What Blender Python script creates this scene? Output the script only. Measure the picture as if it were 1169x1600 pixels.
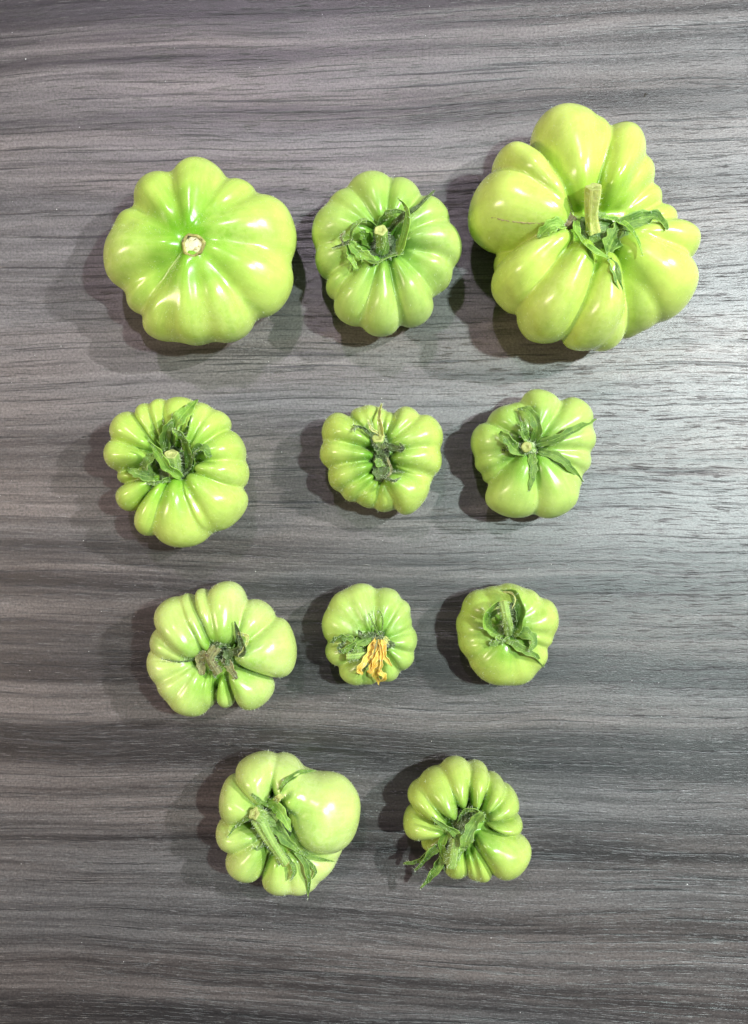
import bpy, math, random
import numpy as np
from mathutils import Vector, noise as mnoise

# ------------------------------------------------------------------ scene, camera, light
sc = bpy.context.scene
for o in list(bpy.data.objects):
    bpy.data.objects.remove(o)
S = 0.00025            # metres per unit (one unit = a quarter of a millimetre)
HC = 1280.0            # camera height above the table in units
col = sc.collection

cam = bpy.data.cameras.new('camera')
cam.sensor_fit = 'VERTICAL'; cam.sensor_height = 36.0; cam.lens = 36.0 * HC / 1600.0
cam.clip_start = 0.01; cam.clip_end = 20
camo = bpy.data.objects.new('camera', cam); col.objects.link(camo)
camo.location = (0, 0, HC * S)
sc.camera = camo

w = bpy.data.worlds.new('World'); sc.world = w; w.use_nodes = True
bg = w.node_tree.nodes['Background']
bg.inputs[0].default_value = (0.92, 0.90, 1.0, 1); bg.inputs[1].default_value = 0.10

def lamp(name, loc, power, color, size, size_y=None):
    l = bpy.data.lights.new(name, 'AREA'); l.energy = power; l.color = color
    if size_y: l.shape = 'RECTANGLE'; l.size = size; l.size_y = size_y
    else: l.shape = 'DISK'; l.size = size
    o = bpy.data.objects.new(name, l); col.objects.link(o)
    o.location = loc
    o.rotation_euler = (Vector((0, 0, 0)) - Vector(loc)).to_track_quat('-Z', 'Y').to_euler()
    return o
lamp('key_lamp', (1.16, 0.46, 1.14), 29, (0.97, 0.97, 1.0), 0.040)
lamp('right_lamp', (0.57, 0.12, 1.05), 12, (0.80, 1.0, 0.95), 0.05)
lamp('back_lamp', (-0.12, 0.58, 0.90), 3.4, (0.96, 0.82, 1.0), 0.045)
lamp('left_lamp', (-1.00, -0.12, 0.62), 6.8, (1.0, 0.80, 0.62), 0.07, 0.34)

sc.view_settings.view_transform = 'Standard'; sc.view_settings.look = 'None'
sc.view_settings.exposure = 0.0; sc.view_settings.gamma = 1.0
sc.render.engine = 'CYCLES'

# ------------------------------------------------------------------ helpers
def P(px, py, z=0.0):
    """table coordinates (units) of the point at height z seen at photo position px, py"""
    f = (HC - z) / HC
    return np.array([(px - 584.5) * f, (800 - py) * f, z])

def mesh_obj(name, verts, faces, mat, parent=None, origin=None, smooth=True):
    me = bpy.data.meshes.new(name)
    v = np.asarray(verts, dtype=np.float64)
    if origin is not None: v = v - np.asarray(origin)
    v = v * S
    if isinstance(faces, np.ndarray):
        n = len(faces); k = faces.shape[1]
        me.vertices.add(len(v)); me.vertices.foreach_set('co', v.astype(np.float32).ravel())
        me.loops.add(n * k); me.loops.foreach_set('vertex_index', faces.astype(np.int32).ravel())
        me.polygons.add(n); me.polygons.foreach_set('loop_start', np.arange(0, n * k, k, dtype=np.int32))
        me.update(calc_edges=True)
    else:
        me.from_pydata([tuple(p) for p in v], [], faces)
    me.materials.append(mat)
    if smooth: me.polygons.foreach_set('use_smooth', np.ones(len(me.polygons), dtype=bool))
    me.update()
    o = bpy.data.objects.new(name, me); col.objects.link(o)
    if parent: o.parent = parent
    return o

class NT:
    def __init__(s, name):
        s.m = bpy.data.materials.new(name); s.m.use_nodes = True
        s.t = s.m.node_tree; s.b = s.t.nodes['Principled BSDF']
    def n(s, typ, **kw):
        nd = s.t.nodes.new(typ)
        for k, v in kw.items():
            if k.startswith('i_'):
                nd.inputs[k[2:].replace('_', ' ')].default_value = v
            else: setattr(nd, k, v)
        return nd
    def l(s, a, b): s.t.links.new(a, b)
    def mul(s, a, b, op='MULTIPLY', clamp=False):
        nd = s.n('ShaderNodeMath', operation=op, use_clamp=clamp)
        for i, x in enumerate((a, b)):
            if isinstance(x, (int, float)): nd.inputs[i].default_value = x
            else: s.l(x, nd.inputs[i])
        return nd.outputs[0]
    def mix(s, fac, a, b, mode='MIX'):
        nd = s.n('ShaderNodeMix', data_type='RGBA', blend_type=mode)
        for i, x in ((0, fac), (6, a), (7, b)):
            if isinstance(x, (int, float)): nd.inputs[i].default_value = x
            elif isinstance(x, tuple): nd.inputs[i].default_value = (*x, 1)
            else: s.l(x, nd.inputs[i])
        return nd.outputs[2]
    def ramp(s, x, stops, interp='LINEAR'):
        nd = s.n('ShaderNodeValToRGB'); cr = nd.color_ramp; cr.interpolation = interp
        while len(cr.elements) < len(stops): cr.elements.new(0.5)
        for e, (p, c) in zip(cr.elements, stops):
            e.position = p; e.color = (c, c, c, 1) if isinstance(c, (int, float)) else (*c, 1)
        s.l(x, nd.inputs[0]); return nd.outputs[0]
    def noise(s, vec, scale, detail=4, rough=0.55, dist=0.0, dim='3D'):
        nd = s.n('ShaderNodeTexNoise'); nd.noise_dimensions = dim
        nd.inputs['Scale'].default_value = scale; nd.inputs['Detail'].default_value = detail
        nd.inputs['Roughness'].default_value = rough; nd.inputs['Distortion'].default_value = dist
        s.l(vec, nd.inputs['Vector']); return nd.outputs[0]
    def mapping(s, vec, scale, loc=(0, 0, 0), rot=0):
        nd = s.n('ShaderNodeMapping'); nd.inputs['Scale'].default_value = scale
        nd.inputs['Location'].default_value = loc; nd.inputs['Rotation'].default_value = (0, 0, rot)
        s.l(vec, nd.inputs['Vector']); return nd.outputs[0]

# ------------------------------------------------------------------ table
def table_material():
    q = NT('grey_wood_laminate')
    tc = q.n('ShaderNodeTexCoord').outputs['Object']
    vm = q.n('ShaderNodeVectorMath', operation='SCALE'); vm.inputs['Scale'].default_value = 1 / S / 100.0
    q.l(tc, vm.inputs[0]); co0 = vm.outputs[0]            # one texture unit = 100 photo pixels
    # gentle wander of the grain lines
    wv = q.noise(q.mapping(co0, (0.13, 0.30, 1)), 1.0, 2, 0.5)
    wv2 = q.noise(q.mapping(co0, (0.9, 2.2, 1), (4, 2, 0)), 1.0, 2, 0.5)
    sh = q.mul(q.mul(q.mul(wv, 0.5, 'SUBTRACT'), 0.60), q.mul(q.mul(wv2, 0.5, 'SUBTRACT'), 0.05), 'ADD')
    sx = q.n('ShaderNodeSeparateXYZ'); q.l(co0, sx.inputs[0])
    # the grain climbs to the right at the far side, runs level in the middle, falls slightly near the front
    slope = q.mul(q.mul(sx.outputs[0], q.mul(sx.outputs[1], 0.0065)), -1.0)
    yy = q.mul(q.mul(sx.outputs[1], sh, 'ADD'), slope, 'ADD')
    cb = q.n('ShaderNodeCombineXYZ'); q.l(sx.outputs[0], cb.inputs[0]); q.l(yy, cb.inputs[1])
    co = cb.outputs[0]
    # broad printed bands, photo top to bottom
    mr = q.n('ShaderNodeMapRange'); mr.inputs['From Min'].default_value = 8.0; mr.inputs['From Max'].default_value = -8.0
    q.l(yy, mr.inputs[0])
    B = [(0, .16), (16, .12), (30, .55), (46, .30), (58, .66), (82, .36), (100, .62), (140, .62), (168, .38), (190, .40),
         (205, .64), (265, .68), (300, .44), (345, .62), (420, .58), (470, .66), (560, .70), (640, .62), (700, .50), (760, .56), (800, .60),
         (835, .60), (862, .30), (890, .48), (915, .18), (945, .44), (990, .38), (1040, .20), (1085, .50), (1120, .56), (1150, .14), (1190, .22), (1225, .48),
         (1272, .54), (1316, .38), (1328, .12), (1345, .50), (1400, .50), (1440, .36), (1480, .54), (1530, .34), (1575, .44), (1600, .22)]
    r1 = q.ramp(q.mul(mr.outputs[0], 2.0), [(min(1, a / 800), b) for a, b in B if a <= 800])
    r2 = q.ramp(q.mul(q.mul(mr.outputs[0], 2.0), 1.0, 'SUBTRACT'), [(max(0, (a - 800) / 800), b) for a, b in B if a >= 800])
    sel = q.mul(mr.outputs[0], 0.5, 'GREATER_THAN')
    band = q.mix(sel, r1, r2)
    big = q.noise(q.mapping(co, (0.12, 2.2, 1), (3, 1, 0)), 1.0, 4, 0.65)
    med = q.noise(q.mapping(co, (0.22, 8.0, 1), (1, 7, 0)), 1.0, 5, 0.7)
    tone = q.mul(q.mul(q.mul(band, 0.62), q.mul(big, 0.42), 'ADD'), q.mul(med, 0.62), 'ADD')
    tone = q.mul(tone, 0.28, 'SUBTRACT')
    base = q.ramp(tone, [(0.24, (0.011, 0.010, 0.0105)), (0.42, (0.040, 0.037, 0.038)), (0.58, (0.104, 0.098, 0.0985)), (0.80, (0.185, 0.175, 0.175))])
    # warm to cool drift of the print
    hue = q.noise(q.mapping(co, (0.12, 0.9, 1), (9, 3, 0)), 1.0, 2, 0.5)
    base = q.mix(q.ramp(hue, [(0.38, 0.0), (0.62, 1.0)]), q.mix(1.0, base, (1.0, 0.995, 0.985), 'MULTIPLY'), q.mix(1.0, base, (1.09, 0.99, 0.93), 'MULTIPLY'))
    # long thin dark veins
    v1 = q.noise(q.mapping(co, (0.30, 17.0, 1), (2, 5, 0)), 1.0, 4, 0.65)
    vein = q.ramp(v1, [(0.37, 1.0), (0.43, 0.0)])
    # broader dark streaks of the printed grain
    v3 = q.noise(q.mapping(co, (0.16, 6.0, 1), (8, 4, 0)), 1.0, 5, 0.7)
    streak = q.ramp(v3, [(0.36, 1.0), (0.46, 0.0)])
    base = q.mix(q.mul(streak, 0.55), base, (0.018, 0.0165, 0.017))
    # short pores
    p1 = q.noise(q.mapping(co, (2.3, 48.0, 1), (0, 3, 0)), 1.0, 3, 0.55)
    pgate = q.ramp(q.noise(q.mapping(co, (0.5, 1.1, 1), (7, 7, 0)), 1.0, 2, 0.5), [(0.35, 0.35), (0.6, 1.0)])
    pore = q.mul(q.ramp(p1, [(0.33, 1.0), (0.41, 0.0)]), pgate)
    # sparkle of the embossing, painted into the colour as pale flecks
    p2 = q.noise(q.mapping(co, (3.4, 55.0, 1), (5, 1, 0)), 1.0, 2, 0.5)
    glint_fleck = q.ramp(p2, [(0.64, 0.0), (0.72, 1.0)])
    grain = q.noise(co0, 27.0, 3, 0.7)
    c = q.mix(q.mul(vein, 0.82), base, (0.022, 0.021, 0.022))
    c = q.mix(q.mul(pore, 0.72), c, (0.024, 0.023, 0.024))
    c = q.mix(q.mul(glint_fleck, 0.34), c, (0.30, 0.29, 0.28))
    g2 = q.ramp(grain, [(0.3, 0.58), (0.7, 1.42)])
    c = q.mix(1.0, c, g2, 'MULTIPLY')
    q.l(c, q.b.inputs['Base Color'])
    ro = q.ramp(q.mul(q.mul(pore, 0.5), q.mul(grain, 0.5), 'ADD'), [(0.15, 0.30), (0.7, 0.44)])
    q.l(ro, q.b.inputs['Roughness'])
    q.b.inputs['Specular IOR Level'].default_value = 0.78
    # embossed relief
    fine = q.noise(q.mapping(co0, (30.0, 75.0, 1)), 1.0, 3, 0.7)
    hgt = q.mul(q.mul(q.mul(pore, -0.9), q.mul(fine, 0.8), 'ADD'), q.mul(q.mul(vein, -0.5), q.mul(glint_fleck, 0.35), 'ADD'), 'ADD')
    bp = q.n('ShaderNodeBump'); bp.inputs['Strength'].default_value = 0.55; bp.inputs['Distance'].default_value = 0.00025
    q.l(hgt, bp.inputs['Height']); q.l(bp.outputs[0], q.b.inputs['Normal'])
    return q.m

def build_table():
    X, Y, T = 1500, 1250, 100
    v = []; f = []
    b = 6
    for (x, y, z) in ((X, Y, -T), (X, Y, -b), (X - b, Y - b, 0)):
        v += [(-x, -y, z), (x, -y, z), (x, y, z), (-x, y, z)]
    f = [(3, 2, 1, 0)]
    for k in (0, 4):
        for i in range(4):
            j = (i + 1) % 4; f.append((k + i, k + j, k + 4 + j, k + 4 + i))
    f.append((8, 9, 10, 11))
    o = mesh_obj('table_top', v, f, table_material(), smooth=False)
    o['kind'] = 'structure'
    return o
build_table()

# ------------------------------------------------------------------ fruit bodies
def surface_nets(F, org, h):
    nx, ny, nz = F.shape
    ins = F < 0
    c = [ins[i:nx - 1 + i, j:ny - 1 + j, k:nz - 1 + k] for i in (0, 1) for j in (0, 1) for k in (0, 1)]
    cnt = np.zeros(c[0].shape, np.uint8)
    for a in c: cnt += a
    act = (cnt > 0) & (cnt < 8)
    idx = -np.ones(act.shape, np.int32)
    cells = np.argwhere(act); idx[act] = np.arange(len(cells))
    acc = np.zeros((len(cells), 3)); n = np.zeros(len(cells))
    ci, cj, ck = cells.T
    off = [(i, j, k) for i in (0, 1) for j in (0, 1) for k in (0, 1)]
    for a in off:
        for ax in range(3):
            if a[ax]: continue
            bb = list(a); bb[ax] = 1
            fa = F[ci + a[0], cj + a[1], ck + a[2]]; fb = F[ci + bb[0], cj + bb[1], ck + bb[2]]
            m = (fa < 0) != (fb < 0)
            t = np.where(m, fa / np.where(m, fa - fb, 1), 0)
            p = np.array(a, float)[None, :].repeat(len(cells), 0); p[:, ax] += t
            acc[m] += p[m]; n[m] += 1
    V = (cells + acc / n[:, None]) * h + org
    Q = []
    for ax in range(3):
        sl0 = [slice(None)] * 3; sl1 = [slice(None)] * 3
        sl0[ax] = slice(0, -1); sl1[ax] = slice(1, None)
        A = ins[tuple(sl0)]; Bq = ins[tuple(sl1)]
        e = np.argwhere(A != Bq); s = A[tuple(e.T)]
        o1, o2 = [(1, 2), (2, 0), (0, 1)][ax]
        ok = (e[:, o1] > 0) & (e[:, o2] > 0) & (e[:, o1] < F.shape[o1] - 1) & (e[:, o2] < F.shape[o2] - 1)
        e = e[ok]; s = s[ok]
        def g(d1, d2):
            z = e.copy(); z[:, o1] -= d1; z[:, o2] -= d2
            return idx[z[:, 0], z[:, 1], z[:, 2]]
        qd = np.stack([g(1, 1), g(0, 1), g(0, 0), g(1, 0)], 1)
        qd[~s] = qd[~s][:, ::-1]
        Q.append(qd)
    return V, np.concatenate(Q)

class Fruit:
    def __init__(s, zo, k, half, stem, lobes, blend=7.0, ext=0.0, core=(0.5, 0.78), taper=0.58, wmul=1.0, seed=1, voxel=1.6, wob=0.6, core_at=None):
        """zo, k: origin and scale of the tracing frame; half: half height; lobes: (ix, iy, ox, oy, width, height factor, bend)"""
        s.zo, s.k, s.half, s.blend, s.seed = zo, k, half, blend, seed
        s.L = []; s.wob = wob
        cen = s.pt(*(core_at or stem), half)
        R = []
        for lb in lobes:
            ix, iy, ox, oy, wd = lb[:5]; hf = lb[5] if len(lb) > 5 else 1.0; bend = lb[6] if len(lb) > 6 else 0.0
            tp = lb[7] if len(lb) > 7 and lb[7] is not None else taper; kb = lb[8] if len(lb) > 8 else blend
            zc = half * hf
            O = s.pt(ox, oy, zc)[:2]; I = s.pt(ix, iy, half * 1.5)[:2]
            d = O - I; ln = np.hypot(*d); d = d / ln
            I = I - d * ext; ln += ext; O = I + d * (ln * 0.975); ln *= 0.975
            s.L.append(dict(c=(I + O) / 2, d=d, a=ln / 2, w=wd * k * wmul, k=kb, h=zc, zc=zc, t=tp, b=bend * k))
            R.append(np.hypot(*(O - cen[:2])))
        s.R = np.mean(R); s.cen = cen[:2]; s.core = core
        s.stem = s.pt(*stem, half * 1.5)[:2]
        s.mesh(voxel)
    def pt(s, x, y, z): return P(s.zo[0] + x * s.k, s.zo[1] + y * s.k, z)
    def lobe(s, L, X, Y, Z):
        dx = X - L['c'][0]; dy = Y - L['c'][1]
        u = (dx * L['d'][0] + dy * L['d'][1]) / L['a']
        v = -dx * L['d'][1] + dy * L['d'][0]
        uc = np.clip(u, -1.2, 1.2)
        v = v - L['b'] * (1 - uc * uc)
        wd = L['w'] * (1 + L['t'] * uc) / (1 + 0.48 * L['t'])
        hh = L['h'] * (1 - 0.10 * uc)
        zz = (Z - L['zc']) / hh
        uu = np.abs(u); r = np.sqrt(uu ** (np.where(u > 0, 2.5, 3.2) if L['t'] > 0.12 else 2.0) + (v / wd) ** 2 + zz * zz + 1e-9)
        return (r - 1) * min(L['w'] * 0.8, L['h'])
    def coref(s, X, Y, Z):
        rr = s.R * s.core[0]; hh = s.half * s.core[1]
        r = np.sqrt(((X - s.cen[0]) / rr) ** 2 + ((Y - s.cen[1]) / rr) ** 2 + ((Z - s.half * 0.92) / hh) ** 2 + 1e-9)
        return (r - 1) * hh
    def wobble(s, X, Y, Z):
        a = s.seed * 1.7
        return s.wob * (0.9 * np.sin(X / 23 + a + 1.3 * np.sin(Y / 31)) * np.sin(Y / 27 - a) + 0.7 * np.sin(Z / 17 + X / 41 + 2 * a) + 0.45 * np.sin(X / 11 - Y / 9.3 + a))
    def smin(s, a, b, k):
        h = np.maximum(k - np.abs(a - b), 0) / k
        return np.minimum(a, b) - h * h * k * 0.25
    def f(s, X, Y, Z):
        F = s.coref(X, Y, Z)
        for L in s.L: F = s.smin(F, s.lobe(L, X, Y, Z), L['k'])
        return F + s.wobble(X, Y, Z)
    def mesh(s, h):
        lo = np.min([L['c'] - max(L['a'], L['w'] * 1.2) for L in s.L], 0) - 8
        hi = np.max([L['c'] + max(L['a'], L['w'] * 1.2) for L in s.L], 0) + 8
        gx = np.arange(lo[0], hi[0], h, dtype=np.float32); gy = np.arange(lo[1], hi[1], h, dtype=np.float32)
        gz = np.arange(-6, 2.15 * max(L['h'] for L in s.L) + 8, h, dtype=np.float32)
        X = gx[:, None, None]; Y = gy[None, :, None]; Z = gz[None, None, :]
        F = s.coref(X, Y, Z).astype(np.float32)
        for L in s.L:
            r = max(L['a'], L['w'] * 1.5) * 1.1 + 14
            i0, i1 = np.searchsorted(gx, (L['c'][0] - r, L['c'][0] + r)); j0, j1 = np.searchsorted(gy, (L['c'][1] - r, L['c'][1] + r))
            sub = F[i0:i1, j0:j1]
            F[i0:i1, j0:j1] = s.smin(sub, s.lobe(L, X[i0:i1], Y[:, j0:j1], Z), L['k'])
        F = F + s.wobble(X, Y, Z)
        F = np.maximum(F, -Z - 0.0)          # rests flat on the table
        s.gx, s.gy, s.gz = gx, gy, gz
        # top height map
        ins = F < 0
        rev = ins[:, :, ::-1]; top = gz[::-1][np.argmax(rev, axis=2)]
        none = ~ins.any(axis=2)
        top = np.where(none, s.half * 0.9, top)
        for _ in range(2):
            acc = np.zeros_like(top); c = 0
            for i in (-3, 0, 3):
                for j in (-3, 0, 3): acc += np.roll(np.roll(top, i, 0), j, 1); c += 1
            top = acc / c
        s.top = top
        V, Q = surface_nets(F, np.array([gx[0], gy[0], gz[0]]), h)
        up = V[:, 2] > 0.6
        for _ in range(2):
            p = V[up]; e = 0.4
            f0 = s.f(*p.T)
            g = np.stack([s.f(p[:, 0] + e, p[:, 1], p[:, 2]) - f0, s.f(p[:, 0], p[:, 1] + e, p[:, 2]) - f0, s.f(p[:, 0], p[:, 1], p[:, 2] + e) - f0], 1) / e
            st = (f0 / np.maximum((g * g).sum(1), 0.05))[:, None] * g
            ln = np.linalg.norm(st, axis=1, keepdims=True)
            V[up] = p - st * np.minimum(1, 1.2 / np.maximum(ln, 1e-6))
        s.V, s.Q = V, Q
        p = V; e = 0.5; f0 = s.f(*p.T)
        g = np.stack([s.f(p[:, 0] + e, p[:, 1], p[:, 2]) - f0, s.f(p[:, 0], p[:, 1] + e, p[:, 2]) - f0, s.f(p[:, 0], p[:, 1], p[:, 2] + e) - f0], 1)
        s.N = g / np.linalg.norm(g, axis=1, keepdims=True)
        D = np.stack([s.lobe(L, *V.T) for L in s.L], 1)
        s.near = D.argmin(1)
        DS = np.sort(D, 1); s.gap = DS[:, 1] - DS[:, 0]
        u = np.zeros(len(V)); v = np.zeros(len(V))
        for i, L in enumerate(s.L):
            m = s.near == i; d = V[m][:, :2] - L['c']
            u[m] = (d @ L['d']) / L['a']; v[m] = (-d[:, 0] * L['d'][1] + d[:, 1] * L['d'][0]) / L['w']
        s.u, s.v = u, v
        ds = np.hypot(V[:, 0] - s.stem[0], V[:, 1] - s.stem[1])
        s.sh = np.clip(ds / s.R, 0, 2)
    def topz(s, x, y):
        i = int(np.clip(np.searchsorted(s.gx, x), 0, len(s.gx) - 1)); j = int(np.clip(np.searchsorted(s.gy, y), 0, len(s.gy) - 1))
        return float(s.top[i, j])
    def on(s, zx, zy, dz):
        """point dz above the skin that the tracing point zx, zy falls on"""
        z = s.half * 1.7
        for _ in range(5):
            p = s.pt(zx, zy, z); z = 0.5 * z + 0.5 * (s.topz(p[0], p[1]) + dz)
        return s.pt(zx, zy, z)

def flesh_material(name, pale, green, streak=0.5, net=0.25, shoulder=0.75, gloss=0.2, seed_off=0.3):
    q = NT(name)
    at = lambda n: q.n('ShaderNodeAttribute', attribute_name=n).outputs
    sh = at('shoulder')['Fac']; luv = at('lobe_uv')['Vector']
    tc = q.n('ShaderNodeTexCoord').outputs['Object']
    n1 = q.noise(tc, 55.0, 3, 0.5)
    x = q.mul(sh, q.mul(q.mul(n1, 0.5, 'SUBTRACT'), 0.45), 'ADD')
    fac = q.ramp(x, [(0.08, 1.0), (shoulder * 0.5, 0.66), (shoulder * 0.95, 0.24), (1.0, 0.0)], 'EASE')
    st = q.noise(q.mapping(luv, (1.2, 7.0, 3.1)), 1.0, 3, 0.6)
    fac2 = q.mul(fac, q.mul(q.mul(st, 0.5, 'SUBTRACT'), streak), 'ADD', True)
    c = q.mix(fac2, pale, green)
    # faint net of pale veins under the skin
    vo = q.n('ShaderNodeTexVoronoi', feature='DISTANCE_TO_EDGE'); vo.inputs['Scale'].default_value = 1.0
    wob = q.n('ShaderNodeVectorMath', operation='ADD')
    nz = q.n('ShaderNodeTexNoise'); nz.inputs['Scale'].default_value = 300.0; q.l(tc, nz.inputs['Vector'])
    sc2 = q.n('ShaderNodeVectorMath', operation='SCALE'); sc2.inputs['Scale'].default_value = 1.9; q.l(nz.outputs['Color'], sc2.inputs[0])
    q.l(q.mapping(tc, (260, 210, 240)), wob.inputs[0]); q.l(sc2.outputs[0], wob.inputs[1]); q.l(wob.outputs[0], vo.inputs['Vector'])
    ve = q.ramp(vo.outputs['Distance'], [(0.0, 1.0), (0.34, 0.0)])
    gate = q.ramp(q.noise(tc, 38.0, 2, 0.5), [(0.42, 0.0), (0.62, 1.0)])
    c = q.mix(q.mul(q.mul(ve, gate), net), c, (min(1, pale[0] * 1.35), min(1, pale[1] * 1.2), pale[2] * 2.2))
    mo = q.ramp(q.noise(q.mapping(tc, (1, 1, 1), (seed_off, 0, 0)), 150.0, 4, 0.65), [(0.3, 0.90), (0.7, 1.10)])
    c = q.mix(1.0, c, mo, 'MULTIPLY')
    # tiny pale dots
    v2 = q.n('ShaderNodeTexVoronoi'); v2.inputs['Scale'].default_value = 1900.0; q.l(tc, v2.inputs['Vector'])
    dt = q.ramp(v2.outputs['Distance'], [(0.10, 1.0), (0.22, 0.0)])
    c = q.mix(q.mul(dt, 0.28), c, (0.75, 0.85, 0.35))
    q.l(c, q.b.inputs['Base Color'])
    rn = q.ramp(q.noise(tc, 420.0, 3, 0.6), [(0.3, gloss), (0.7, gloss + 0.09)])
    q.l(rn, q.b.inputs['Roughness'])
    q.b.inputs['Subsurface Weight'].default_value = 0.18
    q.b.inputs['Subsurface Radius'].default_value = (0.8, 1.0, 0.25)
    q.b.inputs['Subsurface Scale'].default_value = 0.0025
    q.b.inputs['Specular IOR Level'].default_value = 0.55
    bn = q.noise(tc, 900.0, 3, 0.6); bn2 = q.noise(tc, 140.0, 2, 0.5)
    bp = q.n('ShaderNodeBump'); bp.inputs['Strength'].default_value = 0.25; bp.inputs['Distance'].default_value = 0.0003
    q.l(q.mul(q.mul(bn, 0.18), bn2, 'ADD'), bp.inputs['Height']); q.l(bp.outputs[0], q.b.inputs['Normal'])
    return q.m

def make_body(fr, mat, root, org):
    o = mesh_obj('fruit_body', fr.V, fr.Q, mat, root, org)
    me = o.data
    a = me.attributes.new('shoulder', 'FLOAT', 'POINT'); a.data.foreach_set('value', fr.sh.astype(np.float32))
    a = me.attributes.new('lobe_uv', 'FLOAT_VECTOR', 'POINT')
    a.data.foreach_set('vector', np.stack([fr.u, fr.v, fr.near * 1.0], 1).astype(np.float32).ravel())
    return o

PALE = (0.50, 0.66, 0.10); GREEN = (0.17, 0.42, 0.025)
M_flesh = {
    'a': flesh_material('glossy_green_skin', (0.51, 0.64, 0.13), (0.15, 0.39, 0.015), gloss=0.20),
    'b': flesh_material('fuzzy_green_skin', (0.45, 0.59, 0.14), (0.13, 0.34, 0.02), gloss=0.27),
    'c': flesh_material('yellow_green_skin', (0.55, 0.67, 0.14), (0.26, 0.49, 0.025), gloss=0.20, shoulder=0.6),
    'd': flesh_material('pale_veined_skin', (0.54, 0.66, 0.19), (0.19, 0.42, 0.025), gloss=0.23, net=0.30),
    'e': flesh_material('deep_green_skin', (0.46, 0.58, 0.12), (0.11, 0.32, 0.014), gloss=0.24),
}

SPEC = {}
SPEC[1] = dict(zo=(130, 220), k=.308, half=74, stem=(560, 530), blend=9, ext=28, core=(0.62, 0.93), seed=1, wmul=1.07, voxel=2.0, mat='a',
  label='largest smooth tomato at the top left with a bare brown stem scar',
  lobes=[(560,500,600,93,135),(600,490,850,215,95,.93),(610,500,1085,430,175),(620,560,1050,790,165),(600,590,790,1020,130,.98),
         (565,600,545,1045,125,1.0),(540,600,345,1010,105,.90,22),(520,580,232,850,85,.84),(500,560,103,600,150),(500,530,180,400,90,.9),(520,500,320,178,125,.95)])
SPEC[2] = dict(zo=(460, 250), k=.248, half=66, stem=(560, 540), blend=5, ext=8, core=(0.5, 0.66), seed=2, wmul=1.03, voxel=1.7, mat='b',
  label='middle tomato of the top row with curled sepals ringing a short cut stem',
  lobes=[(560,450,440,92,148),(530,480,235,235,120,.96),(500,500,112,400,150),(480,560,120,650,115,.88),(480,600,208,860,80,.85),(520,620,310,1035,125),
         (560,630,540,1118,125),(610,620,810,1035,130),(640,600,908,840,85,.85),(660,580,1000,760,105,.9),(650,540,1062,530,140),(640,500,950,290,130),(600,470,710,135,125)])
SPEC[3] = dict(zo=(710, 150), k=.3507, half=88, stem=(620, 600), blend=3.2, ext=6, core=(0.5, 0.62), seed=3, wmul=1.04, taper=0.32, voxel=2.1, mat='c', core_at=(590,600),
  label='deeply lobed yellow-green tomato at the top right with an upright pale stem',
  lobes=[(560,520,475,52,150),(600,430,615,115,85,.92),(650,520,770,140,112),(690,520,848,290,90,.86),(720,540,908,430,75,.74),(740,560,985,540,75,.7),
         (720,620,1092,660,95,.84),(700,640,1050,930,155,.92),(720,660,890,1035,120,.8),(720,700,800,1080,75,.62),(680,700,670,1142,95,.8),
         (650,680,560,1140,118,1.0,28),(590,650,350,1098,126,1.04,0),(530,610,200,930,118,.95,-15),(380,650,182,790,75,.55),
         (520,570,68,450,165,.98),(500,540,195,248,90,1.0)])
SPEC[4] = dict(zo=(130, 600), k=.2395, half=60, stem=(590, 520), blend=3.5, ext=6, core=(0.5, 0.58), seed=4, wmul=0.98, voxel=1.7, mat='a',
  label='leftmost tomato of the second row with tall sepals like a crown',
  lobes=[(440,480,143,450,112),(470,420,205,235,122),(500,400,390,125,70,.95),(540,380,495,95,70,.97),(600,390,645,80,115),(670,420,790,125,95),
         (710,440,920,185,92,.93),(740,470,1057,400,125,.97),(720,540,1087,600,112,.97),(690,590,1015,900,175),(660,620,845,975,70,.95),
         (610,610,650,1077,190),(540,620,390,992,105,.93),(470,620,225,790,95,.86),(420,600,228,600,55,.7)])
SPEC[5] = dict(zo=(480, 610), k=.1967, half=52, stem=(580, 530), blend=3.5, ext=5,core=(0.4, 0.5), seed=5, wmul=1.1, voxel=1.4, mat='e',
  label='middle tomato of the second row split by a cleft of shrivelled sepals',
  lobes=[(510,420,125,260,130),(520,520,98,490,120,1.0),(530,590,165,720,112,.97),(550,660,275,840,85,.87),(570,700,430,918,100,.8),
         (520,390,370,138,70,.85),(545,380,460,112,75,.88),(575,360,560,128,65,.8),(610,370,665,165,65,.8),(640,400,860,150,105,.92),(650,440,1075,310,150),
         (670,540,1080,540,130,.98),(680,590,1000,710,75,.8),(630,690,930,900,165,1.0),(600,720,660,968,105,.82)])
SPEC[6] = dict(zo=(710, 590), k=.2053, half=54, stem=(555, 530), blend=5.5,ext=10, core=(0.55, 0.72), seed=6, wmul=1.05, voxel=1.5, mat='b',
  label='rightmost tomato of the second row with long flat sepals spread like a star',
  lobes=[(600,470,690,90,145),(640,480,1030,220,150),(660,520,1082,440,120,.97),(660,560,1045,660,105,.92),(640,580,950,860,120,.9),(620,600,830,1050,190),(530,600,410,1072,205),
         (480,570,215,800,60,.75),(460,560,148,680,80,.88),(470,500,116,480,140,.97),(500,460,300,248,110,.96),(550,450,460,192,70,.9)])
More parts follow.
